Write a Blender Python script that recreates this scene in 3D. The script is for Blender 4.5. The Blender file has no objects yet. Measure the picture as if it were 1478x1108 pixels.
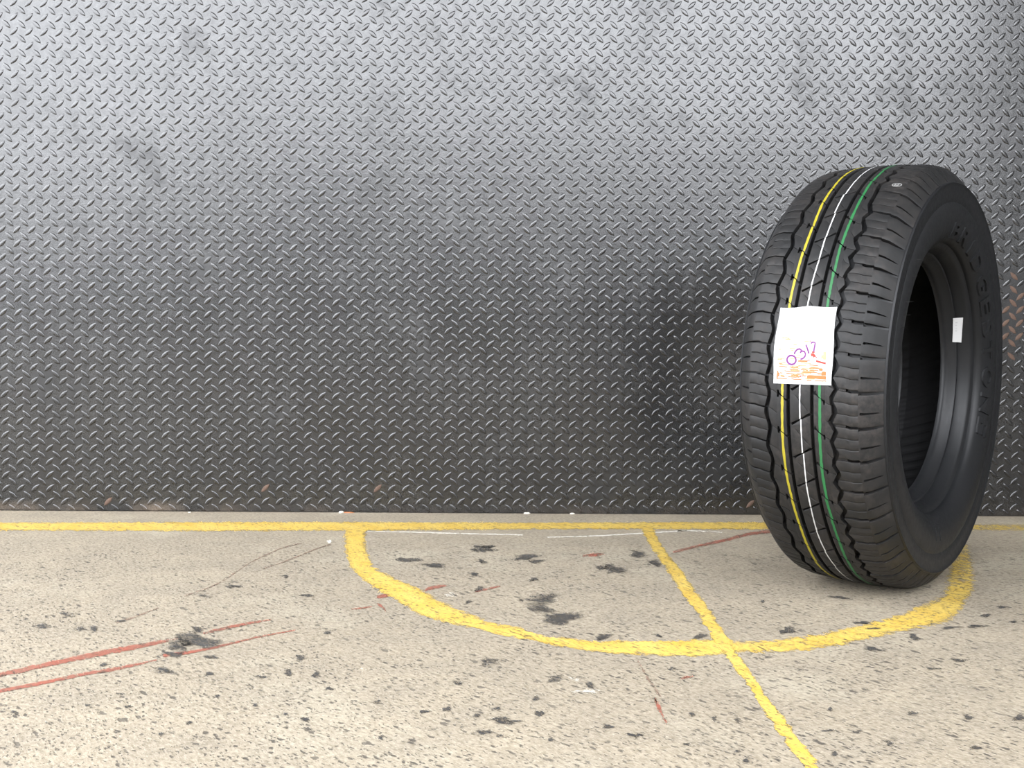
import bpy, bmesh, math, random
import numpy as np
from mathutils import Matrix, Vector
random.seed(7); rng = np.random.default_rng(7)
S = bpy.context.scene
COL = S.collection
rad = math.radians

# ------------------------------------------------------------------ camera
FPX, PITCH, ROLL, YAW, CAM_D, CAM_H = 1573.2, .05642, .01118, .03085, 2.6957, .47633
cy, sy = math.cos(YAW), math.sin(YAW)
FWD = np.array([sy * math.cos(PITCH), cy * math.cos(PITCH), -math.sin(PITCH)])
_r = np.array([cy, -sy, 0.]); _u = np.cross(_r, FWD)
RGT = math.cos(ROLL) * _r + math.sin(ROLL) * _u
UPV = -math.sin(ROLL) * _r + math.cos(ROLL) * _u
EYE = np.array([0., -CAM_D, CAM_H])
cam = bpy.data.cameras.new('camera'); cam_o = bpy.data.objects.new('camera', cam); COL.objects.link(cam_o)
cam.sensor_fit = 'HORIZONTAL'; cam.sensor_width = 36; cam.lens = 36 * FPX / 1478
m = Matrix.Identity(4)
for i in range(3):
    m[i][0], m[i][1], m[i][2], m[i][3] = RGT[i], UPV[i], -FWD[i], EYE[i]
cam_o.matrix_world = m
cam.clip_start = .05
S.camera = cam_o

# ------------------------------------------------------------------ world and light
W = bpy.data.worlds.new('sky'); S.world = W; W.use_nodes = True
bg = W.node_tree.nodes['Background']
bg.inputs[0].default_value = (.925, .95, 1, 1); bg.inputs[1].default_value = 10.5      # bright even overcast
S.view_settings.view_transform = 'Standard'; S.view_settings.look = 'None'
S.view_settings.exposure = 0; S.view_settings.gamma = 1; S.view_settings.use_curve_mapping = False

# ------------------------------------------------------------------ helpers
def link_mesh(name, verts, faces, mat, parent=None, smooth=False, sharp=None, attrs=None):
    me = bpy.data.meshes.new(name)
    me.from_pydata([tuple(v) for v in verts], [], faces)
    if isinstance(mat, (list, tuple)):
        for q in mat: me.materials.append(q)
    else: me.materials.append(mat)
    if attrs:
        for k, vals in attrs.items():
            a = me.attributes.new(k, 'FLOAT', 'POINT'); a.data.foreach_set('value', np.asarray(vals, dtype=np.float32))
    if smooth:
        me.polygons.foreach_set('use_smooth', [True] * len(me.polygons))
        if sharp: me.set_sharp_from_angle(angle=rad(sharp))
    me.update()
    o = bpy.data.objects.new(name, me); COL.objects.link(o)
    if parent: o.parent = parent
    return o

class G:                                   # tiny node graph helper
    def __init__(s, name):
        s.m = bpy.data.materials.new(name); s.m.use_nodes = True
        s.t = s.m.node_tree; s.b = s.t.nodes['Principled BSDF']; s.out = s.t.nodes['Material Output']
    def n(s, typ, ins=None, **kw):
        nd = s.t.nodes.new('ShaderNode' + typ)
        for k, v in kw.items(): setattr(nd, k, v)
        for k, v in (ins or {}).items(): s.put(nd.inputs[k], v)
        return nd
    def put(s, sock, v):
        if isinstance(v, bpy.types.NodeSocket): s.t.links.new(v, sock)
        else:
            if isinstance(v, (tuple, list)) and len(v) == 3 and sock.type == 'RGBA': v = (*v, 1)
            sock.default_value = v
    def math(s, op, a, b=0., c=0., clamp=False):
        nd = s.n('Math', {0: a, 1: b, 2: c}, operation=op); nd.use_clamp = clamp; return nd.outputs[0]
    def mix(s, f, a, b, blend='MIX'):
        nd = s.n('Mix', data_type='RGBA', blend_type=blend)
        s.put(nd.inputs[0], f); s.put(nd.inputs[6], a); s.put(nd.inputs[7], b); return nd.outputs[2]
    def obj(s): return s.n('TexCoord').outputs['Object']
    def pos(s): return s.n('NewGeometry').outputs['Position']
    def mapv(s, v, scale=(1, 1, 1), rot=(0, 0, 0), loc=(0, 0, 0)):
        return s.n('Mapping', {'Vector': v, 'Scale': scale, 'Rotation': rot, 'Location': loc}).outputs[0]
    def noise(s, v, scale, detail=3., rough=.55, dist=0.):
        return s.n('TexNoise', {'Vector': v, 'Scale': scale, 'Detail': detail, 'Roughness': rough, 'Distortion': dist}).outputs['Fac']
    def ramp(s, f, lo, hi, a=0., b=1.):
        nd = s.n('MapRange', {'Value': f, 'From Min': lo, 'From Max': hi, 'To Min': a, 'To Max': b}); nd.clamp = True
        return nd.outputs[0]
    def voro(s, v, scale, rnd=1.):
        return s.n('TexVoronoi', {'Vector': v, 'Scale': scale, 'Randomness': rnd})
    def attr(s, name): return s.n('Attribute', attribute_name=name).outputs['Fac']
    def bump(s, h, strength, dist):
        s.put(s.b.inputs['Normal'], s.n('Bump', {'Height': h, 'Strength': strength, 'Distance': dist}).outputs[0])
    def set(s, **kw):
        for k, v in kw.items(): s.put(s.b.inputs[k.replace('_', ' ')], v)
    def alpha(s, a):                        # worn-through: bare parts let the surface below show
        tr = s.n('BsdfTransparent'); mx = s.n('MixShader')
        s.put(mx.inputs[0], a); s.t.links.new(tr.outputs[0], mx.inputs[1]); s.t.links.new(s.b.outputs[0], mx.inputs[2])
        s.t.links.new(mx.outputs[0], s.out.inputs[0])

# ------------------------------------------------------------------ materials
def mat_plate():
    g = G('painted_chequer_plate'); o = g.pos()
    big = g.noise(o, 3.2, 3, .6); mid = g.noise(o, 17, 5, .7); fine = g.noise(o, 260, 3, .7)
    smear = g.noise(g.mapv(o, (1, 1, 3.5), (0, .5, 0)), 55, 4, .7)
    c = g.mix(g.ramp(mid, .35, .7), (.005, .0052, .0056), (.009, .009, .0093))
    c = g.mix(g.math('MULTIPLY', g.ramp(smear, .55, .75), .35), c, (.06, .058, .054))
    # brown film of dust along the foot of the sheet
    z = g.n('SeparateXYZ', {0: o}).outputs[2]
    film = g.math('MULTIPLY', g.math('MULTIPLY', g.ramp(z, .03, .0), g.ramp(g.n('SeparateXYZ', {0: o}).outputs[0], -.55, -.8, .22, 1.)), g.ramp(g.noise(o, 6, 3), .42, .62))
    c = g.mix(g.math('MULTIPLY', film, .7), c, (.16, .12, .085))
    dark = g.ramp(g.noise(o, 5.3, 4, .65), .56, .72)          # greasy dull patches
    c = g.mix(g.math('MULTIPLY', dark, .5), c, (.02, .02, .02))
    scuff = g.math('MULTIPLY', g.ramp(g.noise(g.mapv(o, loc=(4.2, 0, 1.3)), 4.1, 5, .68), .53, .72), g.ramp(g.noise(o, 90, 4, .65), .35, .65))
    ro = g.math('ADD', g.ramp(big, .3, .7, .21, .265), g.math('MULTIPLY', g.ramp(fine, .3, .8), .05))
    ro = g.math('ADD', ro, g.math('ADD', g.math('MULTIPLY', dark, .06), g.math('MULTIPLY', scuff, .14)))
    sp = g.math('MULTIPLY', g.math('SUBTRACT', .565, g.math('MULTIPLY', dark, .2)), g.ramp(g.noise(o, 36, 4, .7), .3, .7, .84, 1.1))
    g.set(Base_Color=c, Roughness=ro, Specular_IOR_Level=sp, IOR=1.7)
    h = g.math('ADD', g.math('MULTIPLY', fine, .22), g.math('MULTIPLY', g.math('MULTIPLY', smear, g.ramp(mid, .4, .7)), 1.2))
    h = g.math('ADD', h, g.math('MULTIPLY', scuff, .9))
    g.bump(h, .28, .0009)
    return g.m
def mat_rust():
    g = G('rusted_lug'); o = g.pos(); n = g.noise(o, 300, 4, .7)
    g.set(Base_Color=g.mix(g.ramp(n, .35, .65), (.06, .035, .024), (.10, .057, .037)), Roughness=.75)
    g.bump(n, .3, .0008); return g.m
def pitting(g, o):                           # small elongated holes torn out of the concrete, the same field for floor and paint
    ow = g.n('VectorMath', {0: o, 1: g.n('VectorMath', {0: g.n('TexNoise', {'Vector': o, 'Scale': 110., 'Detail': 3.}).outputs['Color'], 1: (.010, .010, 0)}, operation='MULTIPLY').outputs[0]}, operation='ADD').outputs[0]
    pits = 0.
    for sc, keep, r0, r1, k in ((110, .33, .29, .18, .94), (190, .5, .33, .2, .9), (66, .12, .26, .16, .92), (330, .5, .36, .2, .8)):
        v = g.voro(g.mapv(g.mapv(ow, rot=(0, 0, rad(52))), (.38, 1, 1), loc=(sc * .013, .2, 0)), sc)
        sel = g.math('LESS_THAN', g.n('SeparateXYZ', {0: v.outputs['Color']}).outputs[0], keep)
        p = g.math('MULTIPLY', g.math('MULTIPLY', sel, g.ramp(v.outputs['Distance'], r0, r1)), k)
        pits = g.math('MAXIMUM', pits, p)
    return pits
def mat_floor():
    g = G('worn_concrete'); o = g.obj()
    big = g.noise(o, 2.3, 4, .6); mid = g.noise(o, 11, 5, .65); fine = g.noise(g.mapv(g.mapv(o, rot=(0, 0, rad(52))), (.5, 1, 1)), 190, 4, .72); grain = g.noise(g.mapv(g.mapv(o, rot=(0, 0, rad(52))), (.5, 1, 1)), 430, 2, .6)
    c = g.mix(g.ramp(big, .3, .7), (0.248, 0.205, 0.146), (0.320, 0.270, 0.194))
    c = g.mix(g.ramp(mid, .38, .68), c, (0.229, 0.192, 0.141))
    pale = g.ramp(g.noise(g.mapv(o, (1, 1, 1), loc=(3, 1, 0)), 3.1, 4, .7), .54, .68)
    c = g.mix(g.math('MULTIPLY', pale, .55), c, (0.374, 0.335, 0.253))
    c = g.mix(g.ramp(fine, .3, .75), g.mix(.55, c, (0.205, 0.186, 0.153), 'MULTIPLY'), g.mix(.28, c, (0.513, 0.465, 0.379)))
    c = g.mix(g.math('MULTIPLY', g.ramp(grain, .58, .75), .5), c, (0.490, 0.454, 0.369))
    # exposed aggregate pits, none on the trowelled strip next to the sheet
    y = g.n('SeparateXYZ', {0: o}).outputs[1]
    rough_zone = g.ramp(y, -.20, -.5, .0, .92)
    st = lambda k: g.mapv(g.mapv(o, rot=(0, 0, rad(52))), (k, 1, 1))
    pits = pitting(g, o)
    dens = g.ramp(g.noise(o, 7, 3), .32, .6, .5, 1.)
    pits = g.math('MULTIPLY', g.math('MULTIPLY', pits, dens), rough_zone)
    c = g.mix(pits, c, (.042, .037, .032))
    g.set(Base_Color=c, Roughness=.85, Specular_IOR_Level=.25)
    h = g.math('SUBTRACT', g.math('ADD', g.math('MULTIPLY', fine, .6), g.math('MULTIPLY', grain, .25)), g.math('MULTIPLY', pits, 1.2))
    g.bump(h, .55, .0022)
    return g.m
def mat_paint(name, ca, cb, chip=.5, rough=.7, soft=.065, top=1., f=1., base=.34):
    g = G(name); o = g.mapv(g.mapv(g.obj(), rot=(0, 0, rad(52))), (.5, 1, 1))
    n = g.noise(o, 75 * f, 5, .72); n2 = g.noise(o, 240 * f, 4, .75); pt = pitting(g, g.obj())
    cc = g.mix(g.ramp(g.noise(o, 24, 4), .35, .65), ca, cb)
    cc = g.mix(g.math('MULTIPLY', g.ramp(n2, .50, .66), .6), cc, (.20, .15, .08))
    cc = g.mix(g.math('MULTIPLY', pt, .75), cc, (.06, .05, .035))
    g.set(Base_Color=cc, Roughness=rough, Specular_IOR_Level=.3)
    k = g.math('ADD', g.math('MULTIPLY', n, .55), g.math('MULTIPLY', n2, .45))
    k = g.math('MULTIPLY_ADD', k, 1.5, -.25)
    lim = g.math('SUBTRACT', g.math('ADD', base, g.math('MULTIPLY', g.attr('edge'), .34)), g.math('MULTIPLY', g.attr('wear'), chip))
    g.alpha(g.ramp(g.math('SUBTRACT', lim, k), -soft, soft, 0, top))
    g.bump(n2, .3, .001)
    return g.m
def mat_rubber(name, base=(.0095, .0096, .0098), dust=(.085, .07, .06), amount=.35, rough=.52):
    g = G(name); o = g.obj()
    n = g.noise(o, 9, 4, .65); f = g.noise(o, 130, 4, .7)
    d = g.math('MULTIPLY', g.math('MULTIPLY', g.ramp(n, .42, .72), g.ramp(f, .35, .7)), amount)
    g.set(Base_Color=g.mix(d, base, dust), Roughness=g.ramp(f, .3, .7, rough - .05, rough + .08), Specular_IOR_Level=.24)
    g.bump(g.math('ADD', g.noise(o, 600, 2), g.math('MULTIPLY', f, .6)), .08, .0005)
    return g.m
def mat_plain(name, col, rough=.6, var=.08, spec=.4):
    g = G(name); n = g.noise(g.obj(), 220, 3)
    g.set(Base_Color=g.mix(g.ramp(n, .3, .7), tuple(x * (1 - var) for x in col), tuple(min(1, x * (1 + var)) for x in col)), Roughness=rough, Specular_IOR_Level=spec)
    return g.m
PLATE, RUST, FLOOR = mat_plate(), mat_rust(), mat_floor()
YELLOW = mat_paint('worn_yellow_floor_paint', (.46, .305, .05), (.50, .36, .085), .36)
RED = mat_paint('worn_red_floor_paint', (.25, .068, .044), (.22, .085, .06), .36, .75, .10, .92, 1.4, .32)
BROWN = mat_paint('faint_brown_scrape', (.19, .125, .09), (.16, .115, .088), .4)
WHITE = mat_paint('thin_white_floor_paint', (.60,.57,.5), (.55, .52, .46), .4)
OIL = mat_paint('oil_stain', (.026, .026, .028), (.05, .049, .047), .42, .8, .10, .88, 1.5, .42)
RUBBER = mat_rubber('tread_rubber')
CASING = mat_rubber('sidewall_rubber', (.0075, .0079, .0087), (.02, .02, .021), .3, .42)
LINER = mat_rubber('liner_rubber', (.012, .012, .013), (.02, .02, .02), .2, .6)
M_YEL = mat_plain('yellow_tread_paint', (.24, .20, .009)); M_WHI = mat_plain('white_tread_paint', (.36,.36,.355))
M_GRN = mat_plain('green_tread_paint', (.010, .092, .026))
PAPER = mat_plain('white_paper', (.40, .40, .397), .55, .01)
ORANGE = mat_plain('orange_print', (.27, .095, .02)); PALE = mat_plain('pale_orange_print', (.30, .19, .075))
PURPLE = mat_plain('purple_pen', (.11, .012, .12)); REDPEN = mat_plain('red_print', (.22, .022, .012)); GREY = mat_plain('grey_print', (.1,.1,.1))
LEMON = mat_plain('pale_yellow_print', (.36,.31,.12))

# ------------------------------------------------------------------ floor
def floor_pt(u, v):                        # where the floor lies behind a pixel of the photograph
    d = FWD + RGT * (u - 739) / FPX - UPV * (v - 554) / FPX
    return EYE[:2] - EYE[2] / d[2] * d[:2]
fl = link_mesh('floor', [(-3.5, -6, 0), (3.5, -6, 0), (3.5, .05, 0), (-3.5, .05, 0), (-3.5, -6, -.08), (3.5, -6, -.08), (3.5, .05, -.08), (-3.5, .05, -.08)],
               [(0, 1, 2, 3), (7, 6, 5, 4), (0, 4, 5, 1), (1, 5, 6, 2), (2, 6, 7, 3), (3, 7, 4, 0)], FLOOR)
fl['kind'] = 'structure'

# unseen roof, walls and ground, added to shape the skylight; open behind and left
def box(name, lo, hi, mat):
    (a, b, c), (d, e, f) = lo, hi
    o = link_mesh(name, [(a, b, c), (d, b, c), (d, e, c), (a, e, c), (a, b, f), (d, b, f), (d, e, f), (a, e, f)],
                  [(0, 3, 2, 1), (4, 5, 6, 7), (0, 1, 5, 4), (1, 2, 6, 5), (2, 3, 7, 6), (3, 0, 4, 7)], mat)
    o['kind'] = 'structure'; return o
box('added_ceiling', (-2.3, -3.6, 3.5), (2.5, .06, 3.6), mat_plain('added_roof_grey', (.22, .22, .22), .7))  # added out of view to cut off the high sky above the floor
box('added_wall_right', (2.4, -2.4, 0), (2.5, .06, 3.5), mat_plain('added_wall_grey', (.14, .137, .133), .8))  # unseen blocker, added to dim the floor towards the right
box('added_wall_front', (-3.6, -11, -.1), (14, -10.6, 2.35), mat_plain('added_front_dark', (.045, .04, .038), .9))  # added dark block hiding the low sky from the plate's reflections
box('added_wall_front_left', (-16, -11, -.1), (-3.6, -10.6, 1.5), mat_plain('added_front_low_dark', (.045, .04, .038), .9))  # added lower block, so the plate's left side reflects more sky
box('ground', (-40, -40, -.1), (40, -6.0, -.02), mat_plain('added_ground_dark', (.05, .05, .052), .9))  # unseen plane added below the horizon, dark to keep the plate's foot dim

# ------------------------------------------------------------------ chequer plate wall
PX, PZ = .03482, .03482 * .95416
X0, Z36 = -1.13827, .00891
WARP = [[-.00077, -.00364], [-.01416, -.00033], [-.00034, .0032], [.00042, .00089], [.00012, .00149], [.00067, .0045], [.00082, -.0071], [.00111, -.00012], [.01541, .00069]]
def lug_pos(c, r):                          # the sheet is a little stretched: the raised pattern is not dead regular
    a, b = np.clip(c / 35 - 1, -1.05, 1.08), np.clip(r / 18 - 1, -1.08, 1.06)
    B = [1, a, b, a * b, a * a, b * b, a * a * b, a * b * b, a ** 3]
    return (X0 + c * PX + sum(k * q[0] for k, q in zip(B, WARP)), Z36 + (36 - r) * PZ + sum(k * q[1] for k, q in zip(B, WARP)))
ZB = .0035
x0, x1, zt = -2.3, 2.4, 3.5
wall = link_mesh('wall_back', [(x0, 0, ZB), (x1, 0, ZB), (x1, 0, zt), (x0, 0, zt), (x0, .006, ZB), (x1, .006, ZB), (x1, .006, -.02), (x0, .006, -.02), (x0, .06, -.02), (x1, .06, -.02), (x1, .06, zt), (x0, .06, zt)],
                 [(0, 1, 2, 3), (0, 4, 5, 1), (4, 7, 6, 5), (7, 8, 9, 6), (8, 11, 10, 9), (3, 2, 10, 11), (0, 3, 11, 8, 7, 4), (1, 5, 6, 9, 10, 2)], PLATE)
wall['kind'] = 'structure'
# one raised lug: a lens with rounded flanks
def lug_shape():
    L, Bh, H = .0142, .0054, .0016
    ts = [-1, -.8, -.5, 0, .5, .8, 1]; qs = [-1, -.85, -.60, 0, .60, .85, 1]; hs = [0, .70, .94, 1, .94, .70, 0]
    V, F, idx = [], [], []
    for t in ts:
        row = []
        if abs(t) == 1:
            V.append((t * L, 0, 0)); row = [len(V) - 1] * 7
        else:
            for q, h in zip(qs, hs):
                V.append((t * L, q * Bh * (1 - t * t), h * H * (1 - abs(t) ** 4 * .7))); row.append(len(V) - 1)
        idx.append(row)
    for i in range(6):
        for j in range(6):
            f = [idx[i][j], idx[i + 1][j], idx[i + 1][j + 1], idx[i][j + 1]]
            f2 = [k for n_, k in enumerate(f) if k not in f[:n_]]
            if len(f2) > 2: F.append(tuple(f2))
    return np.array(V), F
LV, LF = lug_shape()
def lug_verts(ang):                          # turned in the plane of the sheet; stands proud towards -y
    c, s = math.cos(ang), math.sin(ang)
    return np.c_[LV[:, 0] * c - LV[:, 1] * s, -LV[:, 2], LV[:, 0] * s + LV[:, 1] * c]
LUGV = (lug_verts(rad(-45)), lug_verts(rad(45)))
LUGS = []
for r in range(-18, 37):
    for c in range(-30, 102):
        for k in (0, 1):
            x, z = lug_pos(c + .5 * k, r + .5 * k)
            if x0 + .015 < x < x1 - .015 and .0045 < z < zt - .015: LUGS.append((x, z, k, c, r))
def pix(P):
    d = np.asarray(P) - EYE; z = d @ FWD
    return 739 + FPX * (d @ RGT) / z, 554 - FPX * (d @ UPV) / z
RUST_AT = [(1463, 397), (1462, 416), (1472, 427), (1463, 437), (1443, 456), (1461, 455), (1472, 446), (1452, 464), (1460.5, 475), (1442, 475), (1470, 485), (1460, 494), (1459, 513), (155.7, 726), (1083, 730), (384, 707), (547, 708), (1451, 447), (1471, 464), (1452, 484)]
pxs = np.array([pix((x, 0, z)) for x, z, *_ in LUGS])
dep = np.array([(np.array((x, 0, z)) - EYE) @ FWD for x, z, *_ in LUGS])
seen = (pxs[:, 0] > 0) & (pxs[:, 0] < 1478) & (pxs[:, 1] > 0) & (pxs[:, 1] < 745)
rusty = {}
for i_, (u, v) in enumerate(RUST_AT):
    d2 = (pxs[:, 0] - u) ** 2 + (pxs[:, 1] - v) ** 2
    if d2.min() < 90 and LUGS[int(d2.argmin())][1] > .0135: rusty[int(d2.argmin())] = 1
order = [int(i) for i in np.argsort(np.where(seen, dep, 99)) if int(i) not in rusty and LUGS[int(i)][1] > .0135]
single = set(order[:280])
meshes = {}
for k in (0, 1):
    for mt, nm in ((PLATE, 'tread_lug'), (RUST, 'rusted_tread_lug')):
        me = bpy.data.meshes.new(nm); me.from_pydata([tuple(v) for v in LUGV[k]], [], LF); me.materials.append(mt)
        me.polygons.foreach_set('use_smooth', [True] * len(LF)); me.update(); meshes[k, nm] = me
bv, bf, n0 = [], [], 0
for i, (x, z, k, c, r) in enumerate(LUGS):
    if i in rusty or i in single:
        nm = 'rusted_tread_lug' if i in rusty else 'tread_lug'
        o = bpy.data.objects.new(nm, meshes[k, nm]); o.location = (x, 0, z); o.parent = wall; COL.objects.link(o)
        if i in rusty: o['label'] = 'raised lug worn to orange brown rust'
    else:
        q_ = LUGV[k] + (x, 0, z); q_[:, 2] = np.maximum(q_[:, 2], ZB)      # the lowest row is cut by the sheet's edge
        bv.append(q_); bf += [tuple(q + n0 for q in f) for f in LF]; n0 += len(LV)
rest = link_mesh('tread_lugs', np.concatenate(bv), bf, PLATE, wall, smooth=True); rest['kind'] = 'stuff'

# ------------------------------------------------------------------ floor markings
def strip(name, left, right, mat, wear, z=.0006, label=None, n_sub=10, jit=.0012, parent=fl):
    """left / right: matching outline points on the floor; wear: one number per point"""
    Lp = np.array([floor_pt(*p) for p in left]); Rp = np.array([floor_pt(*p) for p in right]); w = np.array(wear, float)
    t = np.linspace(0, len(Lp) - 1, (len(Lp) - 1) * n_sub + 1); idx = np.arange(len(Lp))
    def cr(P):                                # smooth through the points
        m_ = np.gradient(P, axis=0); out = []
        for s in t:
            i = min(int(s), len(P) - 2); f = s - i
            out.append((2 * f ** 3 - 3 * f * f + 1) * P[i] + (f ** 3 - 2 * f * f + f) * m_[i] + (-2 * f ** 3 + 3 * f * f) * P[i + 1] + (f ** 3 - f * f) * m_[i + 1])
        return np.array(out)
    Lp, Rp = cr(Lp), cr(Rp); w = np.interp(t, idx, w)
    Lp = Lp + rng.normal(0, jit, Lp.shape); Rp = Rp + rng.normal(0, jit, Rp.shape)
    K = (-.08, .06, .25, .5, .75, .94, 1.08); E = (0, .55, 1, 1, 1, .55, 0)
    V, F, ed, we = [], [], [], []
    for i in range(len(t)):
        for q, e in zip(K, E):
            p = Lp[i] + (Rp[i] - Lp[i]) * q; V.append((p[0], p[1], z)); ed.append(e); we.append(w[i])
    for i in range(len(t) - 1):
        for j in range(6):
            a = i * 7 + j; F.append((a, a + 1, a + 8, a + 7))
    o = link_mesh(name, V, F, mat, parent, attrs={'edge': ed, 'wear': we})
    for p in o.data.polygons: pass
    bm = bmesh.new(); bm.from_mesh(o.data); bmesh.ops.recalc_face_normals(bm, faces=bm.faces)
    if sum(f.normal.z for f in bm.faces) < 0: bmesh.ops.reverse_faces(bm, faces=bm.faces)
    bm.to_mesh(o.data); bm.free()
    if label: o['label'] = label
    return o
strip('painted_line', [(-60, 753.2), (250, 753.2), (490, 753), (760, 753.5), (990, 753), (1110, 753), (1250, 754), (1400, 755), (1540, 756)],
      [(-60, 766.5), (250, 766.5), (490, 766), (760, 764.5), (990, 764), (1110, 764.5), (1250, 766), (1400, 767), (1540, 768)],
      YELLOW, (.25, .02, 0, .2, .1, .12, .3, .5, .45), .0005, 'straight yellow painted line along the foot of the wall')
strip('painted_arc', [(498, 763), (497, 787), (505, 816), (527, 839), (562, 861), (603, 885), (654, 901), (684, 907.5), (729, 919), (773, 926), (807, 935), (851, 940), (886, 943), (933, 945.5), (978, 947), (1036, 945.5), (1077, 943), (1142, 943), (1217, 931), (1275, 919), (1319, 909), (1370, 897), (1396, 870), (1412, 842), (1406, 808), (1400, 785)],
      [(530, 763), (528, 787), (537, 815), (563, 832), (603, 849), (643, 872), (678, 885), (708, 897), (753, 906), (781, 916), (818, 919), (851, 924), (886, 924.5), (933, 924.5), (978, 924), (1033, 923.5), (1080, 924), (1128, 921), (1196, 911), (1261, 897), (1305, 883.5), (1350, 863), (1362, 856), (1362, 832), (1370, 808), (1384, 785)],
      YELLOW, (.1, .0, 0, 0, 0, 0, .05, .2, .15, .25, .32, .15, .0, 0, .02, .0, .3, .25, .2, .15, .15, .2, .25, .42, .5, .62), .0007, 'curved yellow painted half circle, worn where it passes under the tyre')
strip('painted_line', [(924, 763), (937, 787), (974.3, 842.6), (1012.1, 897), (1034.3, 931.2), (1076.9, 987.5), (1113, 1043), (1155.4, 1103.5), (1225, 1205)],
      [(945, 763), (955.5, 787), (998, 842.6), (1033, 893), (1047.9, 915.9), (1092.2, 984), (1135, 1040), (1182.6, 1105), (1252, 1205)],
      YELLOW, (.1, .15, .12, .1, 0, .12, .08, .12, .1), .0009, 'diagonal yellow painted line crossing the half circle')
def thin(pts, wid, mat, wear, label, z=.0006, name='painted_streak'):
    return strip(name, [(u, v - wid[i] / 2) for i, (u, v) in enumerate(pts)], [(u, v + wid[i] / 2) for i, (u, v) in enumerate(pts)], mat, wear, z, label, 8, .0008)
z1 = lambda *p: [(x / 2.932, 730 + y / 2.932) for x, y in p]
z2 = lambda *p: [(490 + x / 2.932, 730 + y / 2.932) for x, y in p]
z3 = lambda *p: [(978 + x / 2.932, 730 + y / 2.932) for x, y in p]
thin(z1((-60, 728), (0, 716), (230, 665), (450, 620), (640, 585), (760, 560)), (7, 7, 7.5, 8, 7, 4), RED, (.05, .05, .05, .05, .15, .6), 'upper of the two long red streaks at the left')
thin(z1((860, 540), (920, 525), (1040, 500), (1145, 482)), (5, 5, 5, 3), RED, (.5, .25, .2, .5), 'short red streak beyond the large dark stain')
thin(z1((-60, 796), (0, 784), (180, 750), (350, 714), (520, 684), (665, 652)), (6, 6, 5.5, 5.5, 5, 3), RED, (.05, .08, .12, .12, .15, .5), 'lower of the two long red streaks at the left')
thin(z1((690, 635), (800, 620), (920, 597), (1060, 563), (1255, 525)), (5, 5, 4, 3.5, 2.5), RED, (.3, .1, .15, .3, .4), 'thin red streak below the large dark stain')
thin(z1((780, 382), (920, 330), (1060, 240), (1190, 180), (1275, 158)), (2.2, 2.4, 2.4, 2.2, 2), BROWN, (.45, .35, .4, .3, .45), 'faint brown scrape running up to the right')
thin(z1((1110, 268), (1220, 230), (1330, 185), (1400, 162)), (2, 2.2, 2.2, 2), BROWN, (.45, .3, .3, .4), 'second faint brown scrape beside the first')
thin(z1((490, 495), (570, 470), (670, 432)), (3, 3, 2), BROWN, (.3, .3, .4), 'short dark scrape in the concrete')
thin(z3((-20, 196), (80, 172), (200, 145), (300, 120), (400, 106)), (5, 5, 5.5, 5.5, 6), RED, (.4, .32, .25, .25, .25), 'dull red streak running under the tyre')
thin(z2((158, 386), (190, 382), (240, 372)), (5, 6, 4), RED, (.2, .1, .4), 'short red dash left of the half circle')
thin(z2((362, 356), (395, 346), (452, 337)), (5, 6, 3), RED, (.1, .05, .3), 'short red dash inside the half circle')
thin(z2((50, 438), (85, 434), (140, 426)), (3, 3, 2), RED, (.35, .3, .4), 'thin red dash outside the half circle')
thin(z2((160, 415), (182, 428), (196, 445)), (4, 5, 3), RED, (.4, .3, .4), 'tiny red fleck outside the half circle')
thin(z2((575, 362), (620, 354), (682, 340)), (4, 4, 3), RED, (.45, .3, .4), 'broken red dash near the middle of the half circle')
thin(z2((1030, 212), (1075, 208), (1120, 203)), (4, 6, 4), RED, (.4, .32, .4), 'worn red smudge left of the diagonal line')
thin(z2((1335, 815), (1355, 860), (1382, 920)), (6, 14, 5), RED, (.35, .25, .45), 'rust red smear below the diagonal line')
thin(z2((1262, 655), (1305, 730), (1360, 810)), (6, 8, 6), BROWN, (.5, .4, .5), 'thin brown scrape beside the diagonal line')
thin(z3((15, 732), (40, 726), (68, 722)), (3, 4, 3), RED, (.35, .25, .4), 'tiny red fleck near the diagonal line')
thin(z2((118, 107), (330, 112), (560, 118), (775, 123)), (1.5, 1.8, 1.8, 2), WHITE, (.3, .3, .25, .2), 'thin white line below the yellow line', .0004)
thin(z2((880, 133), (1080, 127), (1280, 116), (1470, 105)), (1.6, 1.9, 1.9, 2), WHITE, (.25, .2, .2, .2), 'thin white line rising towards the diagonal line', .0004)
thin(z3((0, 106), (90, 106), (190, 112)), (2, 2, 2), WHITE, (.25, .25, .4), 'thin white line left of the tyre', .0004)
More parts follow.
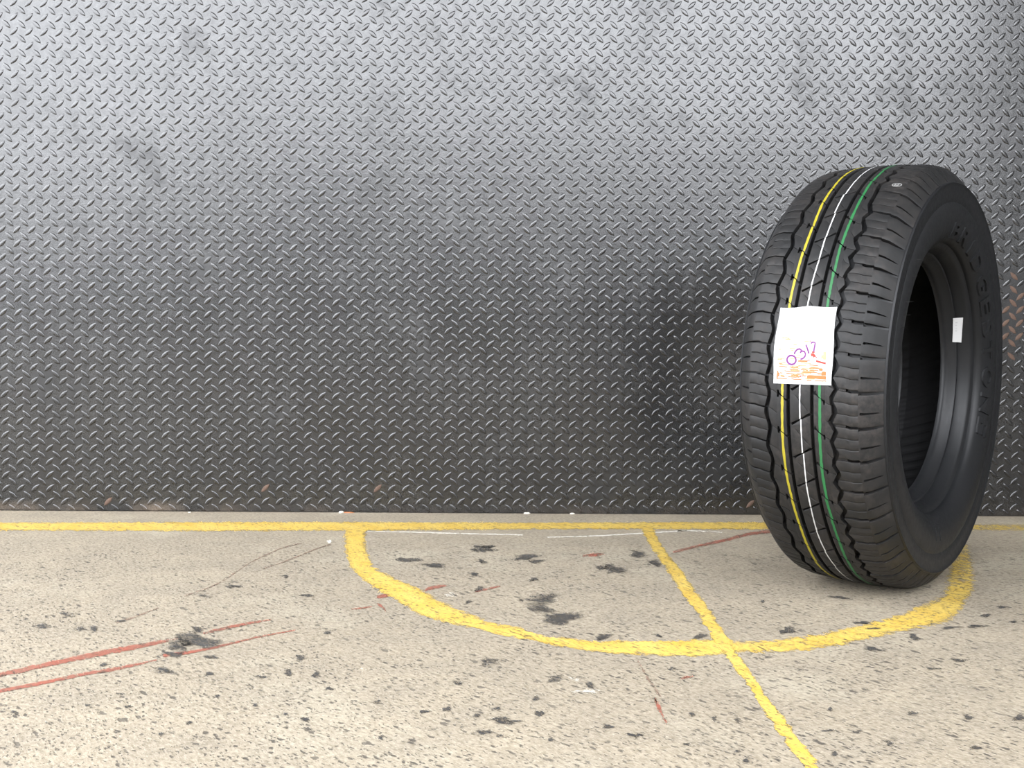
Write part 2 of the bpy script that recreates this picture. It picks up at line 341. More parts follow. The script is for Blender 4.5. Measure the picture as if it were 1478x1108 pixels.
# stains: irregular blots with ragged edges
def stain(cx, cy_, w, h, wear, tilt=0., mat=OIL, name='oil_stain', label=None, z=.00095):
    n = 22; ph = rng.uniform(0, 6.28, 3); V, F, ed = [], [], []
    ct, st = math.cos(tilt), math.sin(tilt)
    for ring, e in ((0, 1), (.35, .95), (.65, .72), (.85, .42), (1.08, 0)):
        for i in range(n):
            a = 2 * math.pi * i / n
            f = ring * (1 + .22 * math.sin(2 * a + ph[0]) + .16 * math.sin(3 * a + ph[1]) + .12 * math.sin(5 * a + ph[2]))
            du, dv = f * w / 2 * math.cos(a), f * h / 2 * math.sin(a)
            p = floor_pt(cx + du * ct - dv * st, cy_ + du * st + dv * ct)
            V.append((p[0], p[1], z)); ed.append(e)
    for k in range(4):
        for i in range(n):
            a, b = k * n + i, k * n + (i + 1) % n
            F.append((a, b, b + n, a + n) if k else (a, b + n, a + n))
    bmf = [tuple(reversed(f)) for f in F]
    o = link_mesh(name, V, bmf, mat, fl, attrs={'edge': ed, 'wear': [wear] * len(V)})
    if o.data.polygons[30].normal.z < 0: o.data.flip_normals()
    if label: o['label'] = label
    return o
ST1 = [(830, 572, 150, 62, .12), (760, 590, 120, 60, .42), (735, 630, 70, 26, .2), (835, 525, 60, 24, .35), (340, 522, 56, 18, .38), (395, 520, 44, 26, .34), (285, 460, 70, 24, .46), (1270, 645, 40, 22, .18), (1220, 708, 44, 26, .26), (1335, 718, 36, 24, .2), (1390, 775, 34, 16, .18), (1210, 300, 26, 14, .3), (885, 712, 40, 24, .4), (510, 488, 46, 12, .35), (60, 875, 40, 14, .35), (920, 808, 22, 18, .25), (680, 968, 26, 18, .3), (370, 845, 26, 10, .3), (540, 850, 32, 14, .3), (1300, 380, 60, 14, .35), (985, 342, 70, 18, .4), (860, 380, 60, 20, .45), (180, 510, 90, 26, .48), (700, 700, 120, 40, .5), (1110, 725, 60, 16, .42), (440, 672, 40, 16, .35), (890, 640, 70, 20, .4), (1385, 538, 40, 14, .3), (205, 920, 30, 12, .3), (800, 920, 28, 16, .3), (1080, 845, 24, 14, .3), (1210, 885, 30, 12, .3), (1290, 905, 40, 16, .3), (1310, 945, 30, 12, .3)]
ST2 = [(605, 182, 130, 28, .34), (630, 173, 50, 12, .12), (290, 229, 90, 18, .08), (400, 252, 110, 18, .28), (605, 237, 46, 16, .28), (790, 217, 110, 22, .2), (830, 235, 80, 16, .35), (1160, 268, 90, 46, .36), (1110, 262, 40, 22, .22), (1335, 243, 60, 24, .22), (1265, 205, 90, 30, .36), (860, 395, 170, 46, .44), (850, 435, 140, 44, .38), (935, 477, 160, 44, .14), (1115, 555, 80, 24, .34), (690, 910, 110, 30, .3), (740, 912, 60, 10, .3), (845, 880, 36, 26, .2), (830, 817, 34, 24, .35), (1250, 972, 64, 18, .18), (630, 660, 100, 30, .46), (355, 873, 44, 18, .25), (455, 862, 36, 22, .25), (665, 858, 34, 18, .32), (580, 890, 30, 24, .35), (175, 982, 34, 20, .25), (545, 408, 28, 14, .28), (770, 400, 26, 12, .3), (1350, 552, 30, 14, .3), (1405, 690, 40, 12, .3), (675, 975, 40, 12, .3), (1135, 935, 40, 22, .3), (895, 990, 20, 16, .25), (570, 290, 46, 14, .3), (590, 352, 40, 26, .4), (820, 312, 46, 18, .4), (160, 832, 36, 16, .3), (605, 960, 110, 30, .48), (915, 735, 90, 30, .5), (500, 750, 50, 14, .35), (1060, 760, 40, 26, .35)]
ST3 = [(465, 530, 80, 28, .3), (1000, 556, 46, 26, .24), (820, 605, 84, 24, .34), (95, 553, 70, 22, .34), (680, 388, 90, 10, .2), (1260, 510, 70, 16, .3), (1150, 517, 70, 14, .34), (1305, 465, 40, 16, .26), (155, 902, 26, 20, .22), (62, 885, 34, 18, .3), (645, 863, 28, 14, .25), (995, 878, 40, 18, .28), (1230, 895, 40, 24, .22), (1445, 898, 60, 24, .22), (255, 905, 40, 30, .42), (255, 1040, 34, 12, .25), (290, 1080, 30, 18, .25), (40, 1010, 30, 16, .28), (665, 1052, 36, 22, .34), (895, 1005, 40, 22, .34), (1260, 1025, 50, 22, .3), (640, 952, 60, 10, .28), (760, 957, 50, 12, .28), (1080, 690, 50, 14, .36), (1190, 655, 70, 20, .4), (1370, 430, 40, 12, .34), (1420, 492, 40, 12, .34), (360, 405, 26, 12, .3), (780, 495, 80, 14, .3), (830, 520, 60, 12, .34)]
for L_, zf in ((ST1, z1), (ST2, z2), (ST3, z3)):
    for cx, cy_, w, h, we in L_:
        (u, v), = zf((cx, cy_))
        stain(u, v, w / 2.932 * 1.1, h / 2.932 * 1.1, we, rng.uniform(-.05, .12))
for cx, cy_, w, h, we in ((1050, 787, 150, 28, .42), (470, 378, 110, 24, .52), (1000, 735, 90, 30, .6), (95, 695, 50, 24, .55)):
    (u, v), = z2((cx, cy_)); stain(u, v, w / 2.932, h / 2.932, we, 0, WHITE, 'white_scuff')
(u, v), = z1((1393, 152)); stain(u, v, 9, 5, .1, 0, WHITE, 'white_scuff')

# grit along the foot of the sheet
GRIT = mat_plain('pale_grit', (.5,.47,.4)); LEAF = mat_plain('rust_flake', (.3,.12,.05))
def grit(u, v, s, mat, name, label, stretch=1.):
    p = floor_pt(u, v); n = 7; V, F = [], []
    for k, (rr, h) in enumerate(((1, 0), (1.05, .35), (.7, .8))):
        for i in range(n):
            a = 6.283 * i / n; q = rr * s * rng.uniform(.75, 1.2)
            V.append((q * stretch * math.cos(a), q * .8 * math.sin(a), h * s * rng.uniform(.8, 1.1)))
    for k in range(2):
        for i in range(n): F.append((k * n + i, k * n + (i + 1) % n, (k + 1) * n + (i + 1) % n, (k + 1) * n + i))
    F.append(tuple(range(2 * n, 3 * n))); F.append(tuple(reversed(range(n))))
    o = link_mesh(name, V, F, mat); o.location = (p[0], p[1] - s, .0002)
    o['label'] = label; o['category'] = 'debris'
    return o
grit(493, 739.5, .0055, GRIT, 'grit', 'pale grain of grit at the wall foot, beside the thin rust coloured flake', 1.3)
grit(503, 739.8, .0035, LEAF, 'rust_flake', 'thin rust coloured flake lying against the wall foot', 4.5)
grit(760, 741, .005, GRIT, 'grit', 'pale grain of grit at the wall foot above the middle of the half circle', 1.6)
grit(826, 741.5, .004, GRIT, 'grit', 'small pale grain at the wall foot, left of where the diagonal line starts', 1.6)
grit(274, 739.5, .003, GRIT, 'grit', 'leftmost pale grain of grit against the wall foot', 1.3)

# ------------------------------------------------------------------ tyre
TX, TY, TYAW, LEAN, RT = .75688, -.68358, .68847, .00885, .388
TH = .384 + .0006
a_ = Vector((math.cos(TYAW), -math.sin(TYAW), 0)); t_ = Vector((math.sin(TYAW), math.cos(TYAW), 0)); k_ = Vector((0, 0, 1))
A_ = math.cos(LEAN) * a_ - math.sin(LEAN) * k_; U_ = math.sin(LEAN) * a_ + math.cos(LEAN) * k_
RC = .3855
Cn = Vector((TX, TY, math.cos(LEAN) * (RT - .004) + math.sin(LEAN) * .07))
base = Cn - U_ * RC
tyre = bpy.data.objects.new('tyre', None); COL.objects.link(tyre); tyre.empty_display_size = .1
mt = Matrix.Identity(4)
for i in range(3): mt[i][0], mt[i][1], mt[i][2], mt[i][3] = A_[i], t_[i], U_[i], base[i]
tyre.matrix_world = mt
tyre['label'] = 'black all-terrain car tyre standing upright in front of the tread plate wall'; tyre['category'] = 'tyre'
def P3(th, w, r):                            # th in degrees: 0 top, 90 facing out, 180 on the ground
    a = rad(th); return (w, -r * math.sin(a), r * math.cos(a) + RC)
OUT = [(0, .3855), (.03, .3852), (.06, .3842), (.085, .3815), (.098, .376), (.107, .366), (.114, .357), (.1205, .349), (.122, .347)]
ow_, or_ = [p[0] for p in OUT], [p[1] for p in OUT]
def r_out(w): return float(np.interp(abs(w), ow_, or_))
def groove(w):                               # depth of the tread pattern below the outer profile
    return float(np.interp(abs(w), [0, .085, .1, .112, .1205, .122], [.0112, .0112, .0098, .0055, .0004, 0]))
# casing: one revolved body, tread floor, sidewalls, beads
def side(s):
    prof = [(.1205, .3498), (.1222, .3492), (.1235, .3478), (.1225, .3462), (.1212, .342), (.1204, .330), (.1200, .3185), (.1188, .3165), (.1186, .3145), (.1200, .3125), (.1209, .300), (.1206, .288), (.1185, .276), (.1140, .2625), (.1080, .2522), (.1020, .2462), (.0985, .2450), (.0945, .2448), (.0915, .2400), (.0900, .2372), (.0860, .2350),
            (.0780, .2318), (.0715, .2298), (.0680, .2296), (.0668, .2264), (.0640, .2252), (.0580, .2222), (.0540, .2188), (.0500, .2165), (.0460, .2160), (.0420, .2172), (.0380, .2200)]
    return [(s * w, r) for w, r in prof]
tread_floor = [(w, r_out(w) - groove(w)) for w in np.linspace(-.1205, .1205, 33)]
loop = list(reversed(side(-1))) + tread_floor + side(1)
def revolve(name, prof, mat, n=288, closed=False, sharp=40, flip=False):
    V = [P3(360 * i / n, w, r) for i in range(n) for w, r in prof]; k = len(prof); F = []
    for i in range(n):
        for j in range(k if closed else k - 1):
            a, b = i * k + j, i * k + (j + 1) % k; c, d = ((i + 1) % n) * k + (j + 1) % k, ((i + 1) % n) * k + j
            F.append((a, d, c, b) if flip else (a, b, c, d))
    return link_mesh(name, V, F, mat, tyre, smooth=True, sharp=sharp)
revolve('casing', loop, CASING)
# inner liner with its fine cross ribs
lin = [(-.038, .220), (-.06, .232), (-.095, .262), (-.108, .29), (-.108, .33), (-.095, .353), (-.07, .362), (-.03, .3655), (.03, .3655), (.07, .362), (.095, .353), (.108, .33), (.108, .29), (.095, .262), (.06, .232), (.038, .220)]
n = 220; V, F = [], []
for i in range(n * 2):
    for w, r in lin: V.append(P3(360 * i / (2 * n) + w * 60, w, r + (.0012 if (i // 2) % 2 and r > .3 else 0)))
k = len(lin)
for i in range(n * 2):
    for j in range(k - 1):
        a, b = i * k + j, i * k + j + 1; c, d = ((i + 1) % (2 * n)) * k + j + 1, ((i + 1) % (2 * n)) * k + j
        F.append((a, d, c, b))
link_mesh('inner_liner', V, F, LINER, tyre)

# ---- tread pattern: every block is a mesh of its own
def extend(lst, step=8.42):
    lst = list(lst); end = lst[0] + 360; n = max(1, round((end - lst[-1]) / step)); st = (end - lst[-1]) / n
    return lst + [lst[-1] + st * (i + 1) for i in range(n)]
PR = extend([26.0, 34.2, 43.1, 51.5, 59.8, 67.1, 74.3, 82.2, 90.6, 99.2, 107.6, 116.0, 124.4, 132.8])
PL = extend([25.0, 33.3, 41.6, 50.0, 57.7, 65.5, 73.1, 80.8, 88.4, 96.2, 104.85, 113.3, 121.7])
PY = extend([31.7, 38.7, 48.3, 56.4, 64.2, 70.6, 78.0, 85.6, 93.2, 102.1, 112.1, 120.5])
PW = extend([35.5, 43.75, 52.2, 58.9, 66.1, 73.9, 82.0, 90.2, 98.5, 107.0, 115.0, 122.3, 130.4])
PG = extend([28.5, 36.4, 46.3, 54.6, 62.4, 69.3, 77.2, 85.1, 93.1, 101.5, 110.4, 119.1, 125.4, 133.5])
ZR = [(36.6, .0515), (40, .050), (43.85, .0586), (46, .0498), (49.86, .061), (52.8, .0487), (55.9, .060), (58.2, .0502), (61, .0585), (63.2, .0472), (65.3, .0585), (67.4, .0475), (69.9, .0567)]
th_, up_ = 72.5, False
while th_ < 36.6 + 355:
    ZR.append((th_, .0575 if up_ else .0478)); up_ = not up_; th_ += 2.62 if th_ < 130 else 2.66
ZR.append((396.6, .0515))
zr_t, zr_w = [p[0] for p in ZR], [p[1] for p in ZR]
def zig_r(th): return float(np.interp((th - 36.6) % 360 + 36.6, zr_t, zr_w))
ZL = []
for i in range(len(PL) - 1):
    d = PL[i + 1] - PL[i]; ZL += [(PL[i] + .12 * d, -.0605), (PL[i] + .56 * d, -.0528)]
ZL.append((ZL[0][0] + 360, ZL[0][1])); zl_t, zl_w = [p[0] for p in ZL], [p[1] for p in ZL]
def zig_l(th): return float(np.interp((th - zl_t[0]) % 360 + zl_t[0], zl_t, zl_w))

class Block:
    def __init__(s): s.V, s.F = [], []
    def patch(s, stations, nu=4, top=0., depth=None, wob=None, ease=(1, 1, 1, 1)):
        """stations across the tread: (w or f(th), th_lo, th_hi). Top face with eased edges and walls down into the groove."""
        e = .07
        us = [0, e] + [e + (1 - 2 * e) * i / nu for i in range(1, nu)] + [1 - e, 1]
        n0 = len(s.V); nu_, nv = len(us), len(stations)
        top_i, bot_i = [], []
        for j, (w, lo, hi) in enumerate(stations):
            for i, u in enumerate(us):
                th = lo + (hi - lo) * u
                ww = w(th) if callable(w) else w
                if wob: th += wob(ww)
                edge = (i == 0 and ease[0]) or (i == nu_ - 1 and ease[1]) or (j == 0 and ease[2]) or (j == nv - 1 and ease[3])
                r = r_out(ww) - top - (.0006 if edge else 0)
                s.V.append(P3(th, ww, r)); top_i.append(len(s.V) - 1)
        for j, (w, lo, hi) in enumerate(stations):
            for i, u in enumerate(us):
                if i in (0, nu_ - 1) or j in (0, nv - 1):
                    th = lo + (hi - lo) * u; ww = w(th) if callable(w) else w
                    if wob: th += wob(ww)
                    dd = max(groove(ww), .0002) + .0006 if depth is None else depth
                    s.V.append(P3(th, ww, r_out(ww) - dd)); bot_i.append(len(s.V) - 1)
                else: bot_i.append(None)
        T = lambda i, j: top_i[j * nu_ + i]
        B = lambda i, j: bot_i[j * nu_ + i]
        for j in range(nv - 1):
            for i in range(nu_ - 1): s.F.append((T(i, j), T(i, j + 1), T(i + 1, j + 1), T(i + 1, j)))
        ring = [(i, 0) for i in range(nu_)] + [(nu_ - 1, j) for j in range(1, nv)] + [(i, nv - 1) for i in range(nu_ - 2, -1, -1)] + [(0, j) for j in range(nv - 2, 0, -1)]
        for q in range(len(ring)):
            (i, j), (i2, j2) = ring[q], ring[(q + 1) % len(ring)]
            s.F.append((T(i, j), T(i2, j2), B(i2, j2), B(i, j)))
    def done(s, name, mat=None, label=None):
        o = link_mesh(name, s.V, s.F, mat or RUBBER, tyre, smooth=True, sharp=28)
        if label: o['label'] = label
        return o
def lin_w(a, b, f):                           # blend of two edge functions
    return lambda th: (a(th) if callable(a) else a) * (1 - f) + (b(th) if callable(b) else b) * f
def sipe(sign): return lambda w: .55 * sign * float(np.interp(abs(w), [.0, .066, .070, .074, .078, .2], [0, 0, .45, .45, .9, .9]))
SG = .055                                     # half a sipe, degrees
# near shoulder
for i in range(len(PR) - 1):
    a, b = PR[i], PR[i + 1]; d = b - a; B = Block()
    inner = lambda th: zig_r(th) + .0038
    lo, hi = a + .62, b - .10
    cuts = [lo, lo + (hi - lo) * .34, lo + (hi - lo) * .68, hi]
    wv = sipe(1)
    for q in range(3):
        c0 = cuts[q] + (SG if q else 0); c1 = cuts[q + 1] - (SG if q < 2 else 0)
        B.patch([(inner, c0, c1), (lin_w(inner, .0905, .35), c0, c1), (.0735, c0, c1), (.0785, c0, c1), (.0905, c0, c1)], 2, wob=wv, ease=(1, 1, 1, 0))
    n_ = a + .9 + d * .60
    o0, o1 = a + .9 + .66, b + .9 - .22
    B.patch([(.0904, o0 + .0, n_), (.0924, o0, n_), (.093, o0, n_ - .38), (.1, o0 - .02, n_ - .34), (.107, o0 - .06, n_ - .27), (.113, o0 - .12, n_ - .2), (.117, o0 - .22, n_), (.1203, o0 - .3, n_)], 3, ease=(1, 0, 0, 0))
    B.patch([(.0904, n_, o1), (.0924, n_, o1), (.093, n_ + .24, o1), (.1, n_ + .22, o1), (.107, n_ + .18, o1), (.113, n_ + .1, o1), (.117, n_, o1), (.1203, n_, o1)], 3, ease=(0, 1, 0, 0))
    B.patch([(inner, a - .14, a + .66), (.062, a - .14, a + .66), (.071, a + .05, a + .8)], 2, top=.0032)      # tie bar in the groove
    B.done('shoulder_block')
# far shoulder
for i in range(len(PL) - 1):
    a, b = PL[i], PL[i + 1]; B = Block()
    inner = lambda th: zig_l(th) - .0036
    lo, hi = a + .2, b - .2
    cuts = [lo, lo + (hi - lo) * .34, lo + (hi - lo) * .67, hi]; wv = sipe(-1)
    for q in range(3):
        c0 = cuts[q] + (SG if q else 0); c1 = cuts[q + 1] - (SG if q < 2 else 0)
        B.patch([(-.0905, c0, c1), (-.0785, c0, c1), (-.0735, c0, c1), (lin_w(inner, -.0905, .35), c0, c1), (inner, c0, c1)], 2, wob=wv, ease=(1, 1, 0, 1))
    n_ = a + (b - a) * .5
    B.patch([(-.1203, lo, n_), (-.117, lo, n_), (-.113, lo, n_ - .12), (-.107, lo, n_ - .2), (-.1, lo, n_ - .25), (-.093, lo, n_ - .25), (-.0922, lo, n_), (-.0904, lo, n_)], 3, wob=wv, ease=(1, 0, 0, 0))
    B.patch([(-.1203, n_, hi), (-.117, n_, hi), (-.113, n_ + .12, hi), (-.107, n_ + .2, hi), (-.1, n_ + .25, hi), (-.093, n_ + .25, hi), (-.0922, n_, hi), (-.0904, n_, hi)], 3, wob=wv, ease=(0, 1, 0, 0))
    B.done('shoulder_block')
# rib under the yellow stripe (z-shaped notches), centre rib, rib under the green stripe
for i in range(len(PY) - 1):
    a, b = PY[i], PY[i + 1]; B = Block()
    inn = lambda th: zig_l(th) + .0036
    sh = lambda x, g: (a + x + g, b + x - g)
    m_ = lambda f: lin_w(inn, -.0405, f)
    mid = (a + b) / 2
    # thin curved sipe halves the outer flank
    B.patch([(inn, a - 1.5 + SG, mid - 1.6), (m_(.5), a - 1.1 + SG, mid - 1.1), (-.0405, a - .6 + SG, mid - .3)], 2)
    B.patch([(inn, mid - 1.6 + .1, b - 1.5 - SG), (m_(.5), mid - 1.1 + .1, b - 1.1 - SG), (-.0405, mid - .3 + .1, b - .6 - SG)], 2)
    B.patch([(-.0404, a + .35, b - .6 - .8), (-.0375, a + .35, b - .6 - .75), (-.0368, *sh(-.5, .26)), (-.031, *sh(0.1, .2)), (-.0268, *sh(.8, .22)), (-.0242, *sh(1.0, .32))], 4)
    B.done('rib_block')
for i in range(len(PW) - 1):
    a, b = PW[i], PW[i + 1]; B = Block()
    lo = lambda w: a - (w / .0155) * 1.35 + (.22 + .16 * min(1, abs(w) / .012)); hi = lambda w: b - (w / .0155) * 1.35 - (.14 + .2 * min(1, abs(w) / .012))
    s0, s1 = a + 1.5, b - 1.3                  # diagonal sipe from upper left to lower right
    def dg(w): return s0 + (s1 - s0) * (w + .0155) / .031
    st = (-.0180, -.0165, -.008, 0, .008, .0142, .0155)
    B.patch([(w, lo(w), max(dg(w) - SG, lo(w) + .25)) for w in st], 3)
    B.patch([(w, min(dg(w) + SG, hi(w) - .25), hi(w)) for w in st], 3)
    B.done('rib_block')
for i in range(len(PG) - 1):
    a, b = PG[i], PG[i + 1]; B = Block()
    out = lambda th: zig_r(th) - .004
    sh = lambda x, g: (a + x + g, b + x - g)
    m_ = lambda f: lin_w(.0395, out, f)
    mid = (a + b) / 2
    B.patch([(.0216, *sh(-1.0, .3)), (.0245, a - .85 + .35, b - .85 - .75), (.0255, *sh(-.7, .22)), (.031, *sh(.1, .2)), (.0365, *sh(.7, .24)), (.0372, a + .75 + .9, b + .75 - .3), (.0396, a + 1.7, b + .8 - .35)], 4)
    B.patch([(.0395, a + 1.0 + SG, mid + .2), (m_(.5), a + 1.3 + SG, mid + 1.2), (out, a + 1.6 + SG, mid + 1.7)], 2)
    B.patch([(.0395, mid + .3, b + 1.0 - SG), (m_(.5), mid + 1.3, b + 1.3 - SG), (out, mid + 1.8, b + 1.6 - SG)], 2)
    B.done('rib_block')

# ---- paint stripes on the ribs, broken at every notch
def stripe(name, cuts, w0, half, slope, mat, label, gap, wander):
    V, F = [], []
    for i in range(len(cuts) - 1):
        a, b = cuts[i] + gap, cuts[i + 1] - gap * .55; j = rng.normal(0, .0006, 2)
        n = 10
        for q in range(n + 1):
            th = a + (b - a) * q / n; w = w0 + wander(th) + j[0] + (j[1] - j[0]) * q / n
            hw = half * (1 + .12 * math.sin(th * 5.3) + rng.normal(0, .05))
            for s in (-1, 1): V.append(P3(th + s * hw * slope, w + s * hw, r_out(w) + .00025))
            if q: k = len(V); F.append((k - 4, k - 3, k - 1, k - 2))
    o = link_mesh(name, V, F, mat, tyre); o['label'] = label
    if (Vector(o.data.polygons[0].normal).dot(Vector(o.data.polygons[0].center) - Vector((0, 0, RC)))) < 0: o.data.flip_normals()
stripe('paint_stripe', PY, -.0312, .0021, 110, M_YEL, 'yellow painted stripe on the tread', .14, lambda t: .0012 * math.sin(t * .16))
stripe('paint_stripe', PW, -.0008, .0011, -60, M_WHI, 'thin white painted stripe along the middle of the tread', .10, lambda t: .0012 * math.sin(t * .11 + 2))
stripe('paint_stripe', PG, .0309, .0022, 110, M_GRN, 'green painted stripe on the tread', .14, lambda t: .0006 * math.sin(t * .2))

# ---- raised lettering on the sidewall
side_r = [p for p in reversed(side(1)) if p[1] > .24]
sr, sw = [p[1] for p in side_r], [p[0] for p in side_r]
def surf_near(th, r, lift): return P3(th, float(np.interp(r, sr, sw)) + lift, r)
def glyph(ch, thc, r0, r1, width_deg, height=.0034, slant=.04, name='raised_letter', bold=.022):
    cu = bpy.data.curves.new('glyph', 'FONT'); cu.body = ch; cu.extrude = .5; cu.offset = bold; cu.resolution_u = 4; cu.align_x = 'LEFT'
    ob = bpy.data.objects.new('glyph', cu); COL.objects.link(ob)
    dg_ = bpy.context.evaluated_depsgraph_get(); dg_.update()
    me0 = ob.evaluated_get(dg_).to_mesh()
    bm = bmesh.new(); bm.from_mesh(me0); ob.evaluated_get(dg_).to_mesh_clear()
    bpy.data.objects.remove(ob); bpy.data.curves.remove(cu)
    for _ in range(1): bmesh.ops.subdivide_edges(bm, edges=[e for e in bm.edges if e.calc_length() > .2], cuts=2)
    co = np.array([v.co[:] for v in bm.verts]); mn, mx = co.min(0), co.max(0)
    V = []
    for x, y, z in co:
        fx = (x - mn[0]) / (mx[0] - mn[0]) - .5; fy = (y - mn[1]) / (mx[1] - mn[1])
        V.append(surf_near(thc - (fx + slant * (fy - .5)) * width_deg, r0 + (r1 - r0) * fy, height if z > 0 else -.001))
    F = [tuple(v.index for v in f.verts) for f in bm.faces]; bm.free()
    return link_mesh(name, V, F, CASING, tyre)
for ch, th, wd in zip('BRIDGESTONE', (-2, -14.6, -25, -35.8, -48.5, -59.5, -70, -79.6, -91.2, -102.5, -113.2), (9.2, 9.4, 3, 9.2, 9, 7.6, 7.2, 7.6, 9, 8.6, 7.6)):
    glyph(ch, th, .2525, .2790, wd)
# two raised ribs of a moulded mark at the bottom of the sidewall, too worn to read
for th in (176.5, 172):
    V, F = [], []
    for t in np.linspace(.262, .292, 6):
        for q in (-1, 1):
            for h in (.0012, -.001): V.append(surf_near(th + q * .9, t, h))
    for i in range(5):
        k = i * 4; F += [(k, k + 4, k + 6, k + 2), (k, k + 1, k + 5, k + 4), (k + 2, k + 6, k + 7, k + 3)]
    F += [(0, 2, 3, 1), (20, 21, 23, 22)]
    link_mesh('raised_rib', V, F, CASING, tyre)

# ---- paper label stuck across the tread
LT = ((71.85, -.0479), (71.45, .0472), (90.3, -.0474), (90.05, .0508))   # corners: top left, top right, bottom left, bottom right
def lab(u, v, lift=.0):
    th = (LT[0][0] * (1 - u) + LT[1][0] * u) * (1 - v) + (LT[2][0] * (1 - u) + LT[3][0] * u) * v
    w = (LT[0][1] * (1 - u) + LT[1][1] * u) * (1 - v) + (LT[2][1] * (1 - u) + LT[3][1] * u) * v
    return P3(th, w, max(r_out(w), .3846) + .0007 + .0006 * math.sin(u * 9 + v * 4) ** 2 + lift)
V, F = [], []; nu, nv = 16, 22
for lift in (0, -.00025):
    for j in range(nv + 1):
        for i in range(nu + 1):
            u, v = i / nu, j / nv
            u2 = u + (.012 * math.sin(v * 7 + 1) if i == 0 else 0) - (.01 * math.sin(v * 8) if i == nu else 0)
            v2 = v + (.010 * math.sin(u * 9) if j == 0 else 0)
            V.append(lab(u2, v2, lift))
N1 = (nu + 1) * (nv + 1)
for j in range(nv):
    for i in range(nu):
        a = j * (nu + 1) + i
        F.append((a, a + 1, a + nu + 2, a + nu + 1)); F.append((N1 + a, N1 + a + nu + 1, N1 + a + nu + 2, N1 + a + 1))
paper = link_mesh('paper_label', V, F, PAPER, tyre, smooth=True); paper['label'] = 'white paper label with orange print and purple handwriting stuck on the tread'
def ink(name, shapes, mat, lift, label=None):
    """shapes: polylines in label space with a pen width, all joined into one printed layer"""
    V, F = [], []
    for pts, wd in shapes:
        pts = [np.array(p) for p in pts]; n = len(pts)
        for i, p in enumerate(pts):
            d = pts[min(i + 1, n - 1)] - pts[max(i - 1, 0)]; d = d / (np.linalg.norm(d) + 1e-9); q = np.array([-d[1], d[0]]) * wd / 2 * np.array([1, .86])
            V.append(lab(*(p + q), lift)); V.append(lab(*(p - q), lift))
            if i: k = len(V); F.append((k - 4, k - 3, k - 1, k - 2))
    o = link_mesh(name, V, F, mat, paper)
    bm = bmesh.new(); bm.from_mesh(o.data)
    fl_ = [f for f in bm.faces if f.normal.dot(f.calc_center_median() - Vector((0, 0, RC))) < 0]
    bmesh.ops.reverse_faces(bm, faces=fl_); bm.to_mesh(o.data); bm.free()
    if label: o['label'] = label
    return o
def lz(x, y):                                # a point of the label as seen in a close-up of the photograph
    v = (y - 80) / 960; xl = 135 - 75 * v; xr = 882 - 80 * v
    return ((x - xl) / (xr - xl), v)
arc = lambda cx, cy_, rx, ry, a0, a1, n=14, tilt=0.: [lz(cx + rx * math.cos(rad(a0 + (a1 - a0) * i / n)), cy_ + ry * math.sin(rad(a0 + (a1 - a0) * i / n)) + tilt * math.cos(rad(a0 + (a1 - a0) * i / n)) * rx) for i in range(n + 1)]
line = lambda *p: [lz(*q) for q in p]
ink('handwriting', [(arc(315, 745, 57, 55, 0, 362, 24), .028), (line((350, 674), (366, 640), (392, 614), (420, 607), (440, 620), (441, 640), (424, 656)), .026), (line((426, 654), (452, 633), (483, 640), (497, 668), (489, 700), (465, 724), (430, 735)), .026),
                    (line((500, 555), (518, 595), (540, 665)), .024), (line((565, 540), (590, 522), (620, 530), (612, 575), (600, 640)), .024)], PURPLE, .0006, 'purple handwritten 0317')
for sh_ in [(line((565, 680), (590, 675), (612, 700)), .045), (line((575, 645), (612, 648)), .02), (line((625, 750), (690, 768), (746, 780)), .028), (line((415, 945), (436, 938)), .018), (line((520, 748), (550, 744)), .012), (line((600, 690), (640, 712)), .012), (line((545, 510), (575, 512)), .012)]: ink('red_print', [sh_], REDPEN, .00055)
bars, pale = [], []
def row(y, spans, wd, dst, sl=.03):
    for x0_, x1_ in spans: dst.append((line(*[(x0_ + (x1_ - x0_) * i / 6, y + sl * (x0_ + (x1_ - x0_) * i / 6 - 430) + rng.normal(0, 1.2)) for i in range(7)]), wd))
row(945, [(505, 740)], .045, bars); row(932, [(520, 735)], .03, bars)
row(893, [(690, 742)], .055, bars); row(900, [(640, 690)], .02, bars)
row(850, [(660, 705)], .03, bars); row(757, [(400, 520)], .026, bars)
bars.append((line((135, 880), (128, 930), (120, 985)), .022)); bars.append((line((148, 905), (143, 950)), .02))
for y, sp in ((835, [(150, 260), (285, 400), (540, 700)]), (862, [(285, 400), (430, 520), (540, 650)]), (888, [(220, 420), (450, 640)]), (915, [(160, 200), (240, 330), (380, 470)]), (933, [(300, 400), (440, 500)]), (957, [(170, 225), (265, 410)]), (983, [(120, 250), (305, 435), (500, 560), (600, 740)]), (800, [(540, 650), (150, 200)])):
    row(y, sp, .013, bars)
for y, sp in ((735, [(130, 230), (300, 360)]), (750, [(130, 190)]), (605, [(150, 185), (290, 360)]), (628, [(150, 175), (300, 345)]), (480, [(190, 290)]), (495, [(230, 305)]), (510, [(475, 540)]), (560, [(340, 385)]), (690, [(380, 440)]), (712, [(370, 420)]), (780, [(140, 240), (430, 560)]), (810, [(160, 280), (400, 500)]), (822, [(320, 420), (560, 660)]), (845, [(300, 420), (440, 600)]), (875, [(300, 420), (460, 600)]), (900, [(430, 560)]), (922, [(330, 420)]), (945, [(160, 215), (300, 420)]), (968, [(480, 600)])):
    row(y, sp, .013, pale)
ink('orange_print', bars, ORANGE, .00045, 'orange printed bars and lines'); ink('pale_print', pale, PALE, .0004)
ink('yellow_print', [(line((735, 640), (735, 690), (732, 735)), .05), (line((690, 700), (715, 700)), .05), (line((725, 584), (755, 584)), .008)], LEMON, .00042)
ink('pen_tick', [(line((392, 215), (402, 202), (416, 188)), .007)], GREY, .0005)

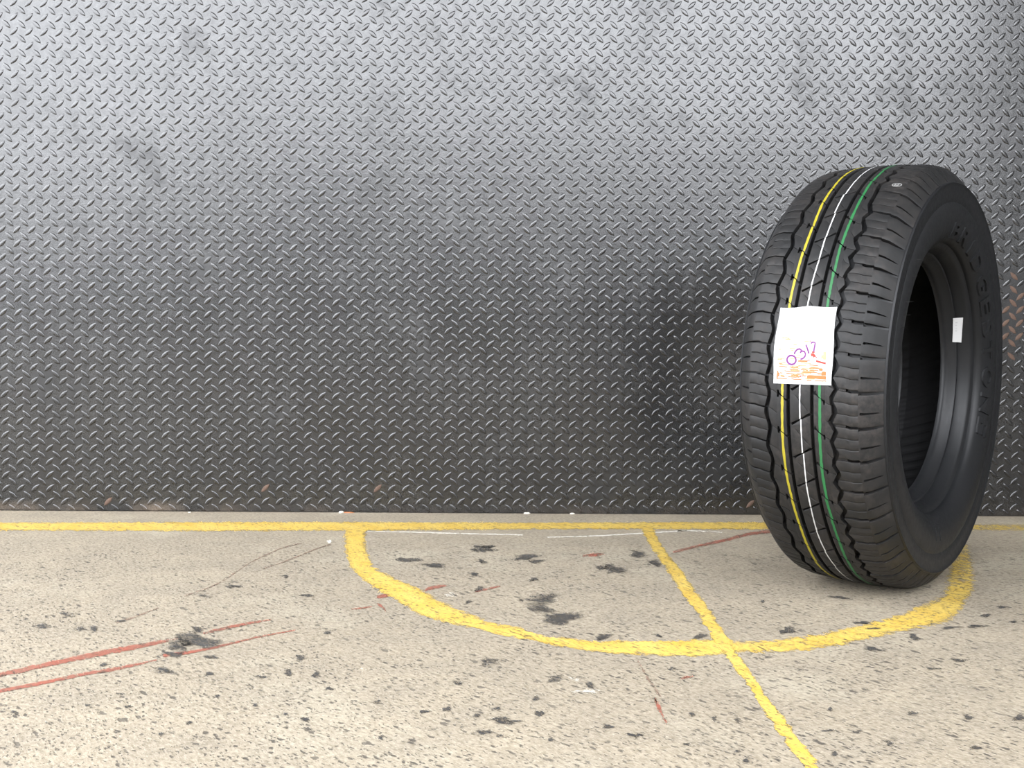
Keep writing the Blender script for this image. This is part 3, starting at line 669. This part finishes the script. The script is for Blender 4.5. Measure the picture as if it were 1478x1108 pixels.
# ---- small white sticker beside the bead
SK = ((-60.5, .2240), (-61.3, .2328), (-73.4, .2216), (-74.2, .2300))
def sk(u, v, lift):
    th = (SK[0][0] * (1 - u) + SK[1][0] * u) * (1 - v) + (SK[2][0] * (1 - u) + SK[3][0] * u) * v
    r = (SK[0][1] * (1 - u) + SK[1][1] * u) * (1 - v) + (SK[2][1] * (1 - u) + SK[3][1] * u) * v
    w = float(np.interp(r, [p[1] for p in reversed(side(1)[:-3])], [p[0] for p in reversed(side(1)[:-3])]))
    return P3(th, max(w + lift - .0015, .0690 + (r - .2262) * 1.75 + lift - .0026), r)
V, F = [], []
for j in range(9):
    for i in range(7): V.append(sk(i / 6, j / 8, .0026))
for j in range(8):
    for i in range(6): a = j * 7 + i; F.append((a, a + 7, a + 8, a + 1))
stk = link_mesh('sticker', V, F, PAPER, tyre, smooth=True); stk['label'] = 'small blank white sticker on the sidewall near the bead'
if stk.data.polygons[0].normal.x < 0: stk.data.flip_normals()
V, F = [], []
for v0, v1, u0, u1 in ((.52, .56, .2, .42), (.18, .22, .22, .44), (.30, .32, .2, .4), (.44, .46, .22, .42)):
    k = len(V); V += [sk(u0, v0, .0031), sk(u1, v0, .0031), sk(u1, v1, .0031), sk(u0, v1, .0031)]; F.append((k, k + 3, k + 2, k + 1))
pr = link_mesh('faint_print', V, F, mat_plain('faint_grey_print', (.3,.3,.3)), stk)

# ---- oval inspection stamp on the shoulder
def tread_patch(name, shapes, th0, w0, mat, parent, label):
    V, F = [], []
    for pts, wd in shapes:
        pts = [np.array(p) for p in pts]; n = len(pts)
        for i, p in enumerate(pts):
            d = pts[min(i + 1, n - 1)] - pts[max(i - 1, 0)]; d = d / (np.linalg.norm(d) + 1e-9); q = np.array([-d[1], d[0]]) * wd / 2
            for s in (1, -1):
                x, y = p + s * q; w = w0 + x; V.append(P3(th0 + y / .378 * 57.3, w, r_out(w) + .0003))
            if i: k = len(V); F.append((k - 4, k - 3, k - 1, k - 2))
    o = link_mesh(name, V, F, mat, parent); o['label'] = label
ov = [(.0075 * math.cos(a), .0055 * math.sin(a)) for a in np.linspace(0, 6.2832, 21)]
tread_patch('stamp_mark', [(ov, .0012), ([(-.0032, -.003), (-.0032, .003)], .0012), ([(-.0032, 0), (.002, 0)], .001), ([(.0022, -.003), (.0022, .003)], .0012), ([(-.0032, .003), (.0022, .003)], .001)], 31.0, .0765, mat_plain('white_ink', (.26,.26,.25)), tyre, 'small white oval stamp on the shoulder')

# ---- moulding hairs on the rim of the hole
for th, ln in ((47, .012), (54, .010), (63.5, .013), (68, .012), (72, .008)):
    p = Vector(surf_near(th, .297, -.0005)); d = Vector((.55, .35, .05)).normalized() * ln; V, F = [], []
    for t in (0, 1):
        for i in range(5):
            a = 6.283 * i / 5; rr = .0005 * (1 - .5 * t); V.append(p + d * t + Vector((0, rr * math.cos(a), rr * math.sin(a))))
    F = [(i, (i + 1) % 5, 5 + (i + 1) % 5, 5 + i) for i in range(5)] + [(9, 8, 7, 6, 5)]
    link_mesh('moulding_hair', V, F, RUBBER, tyre)
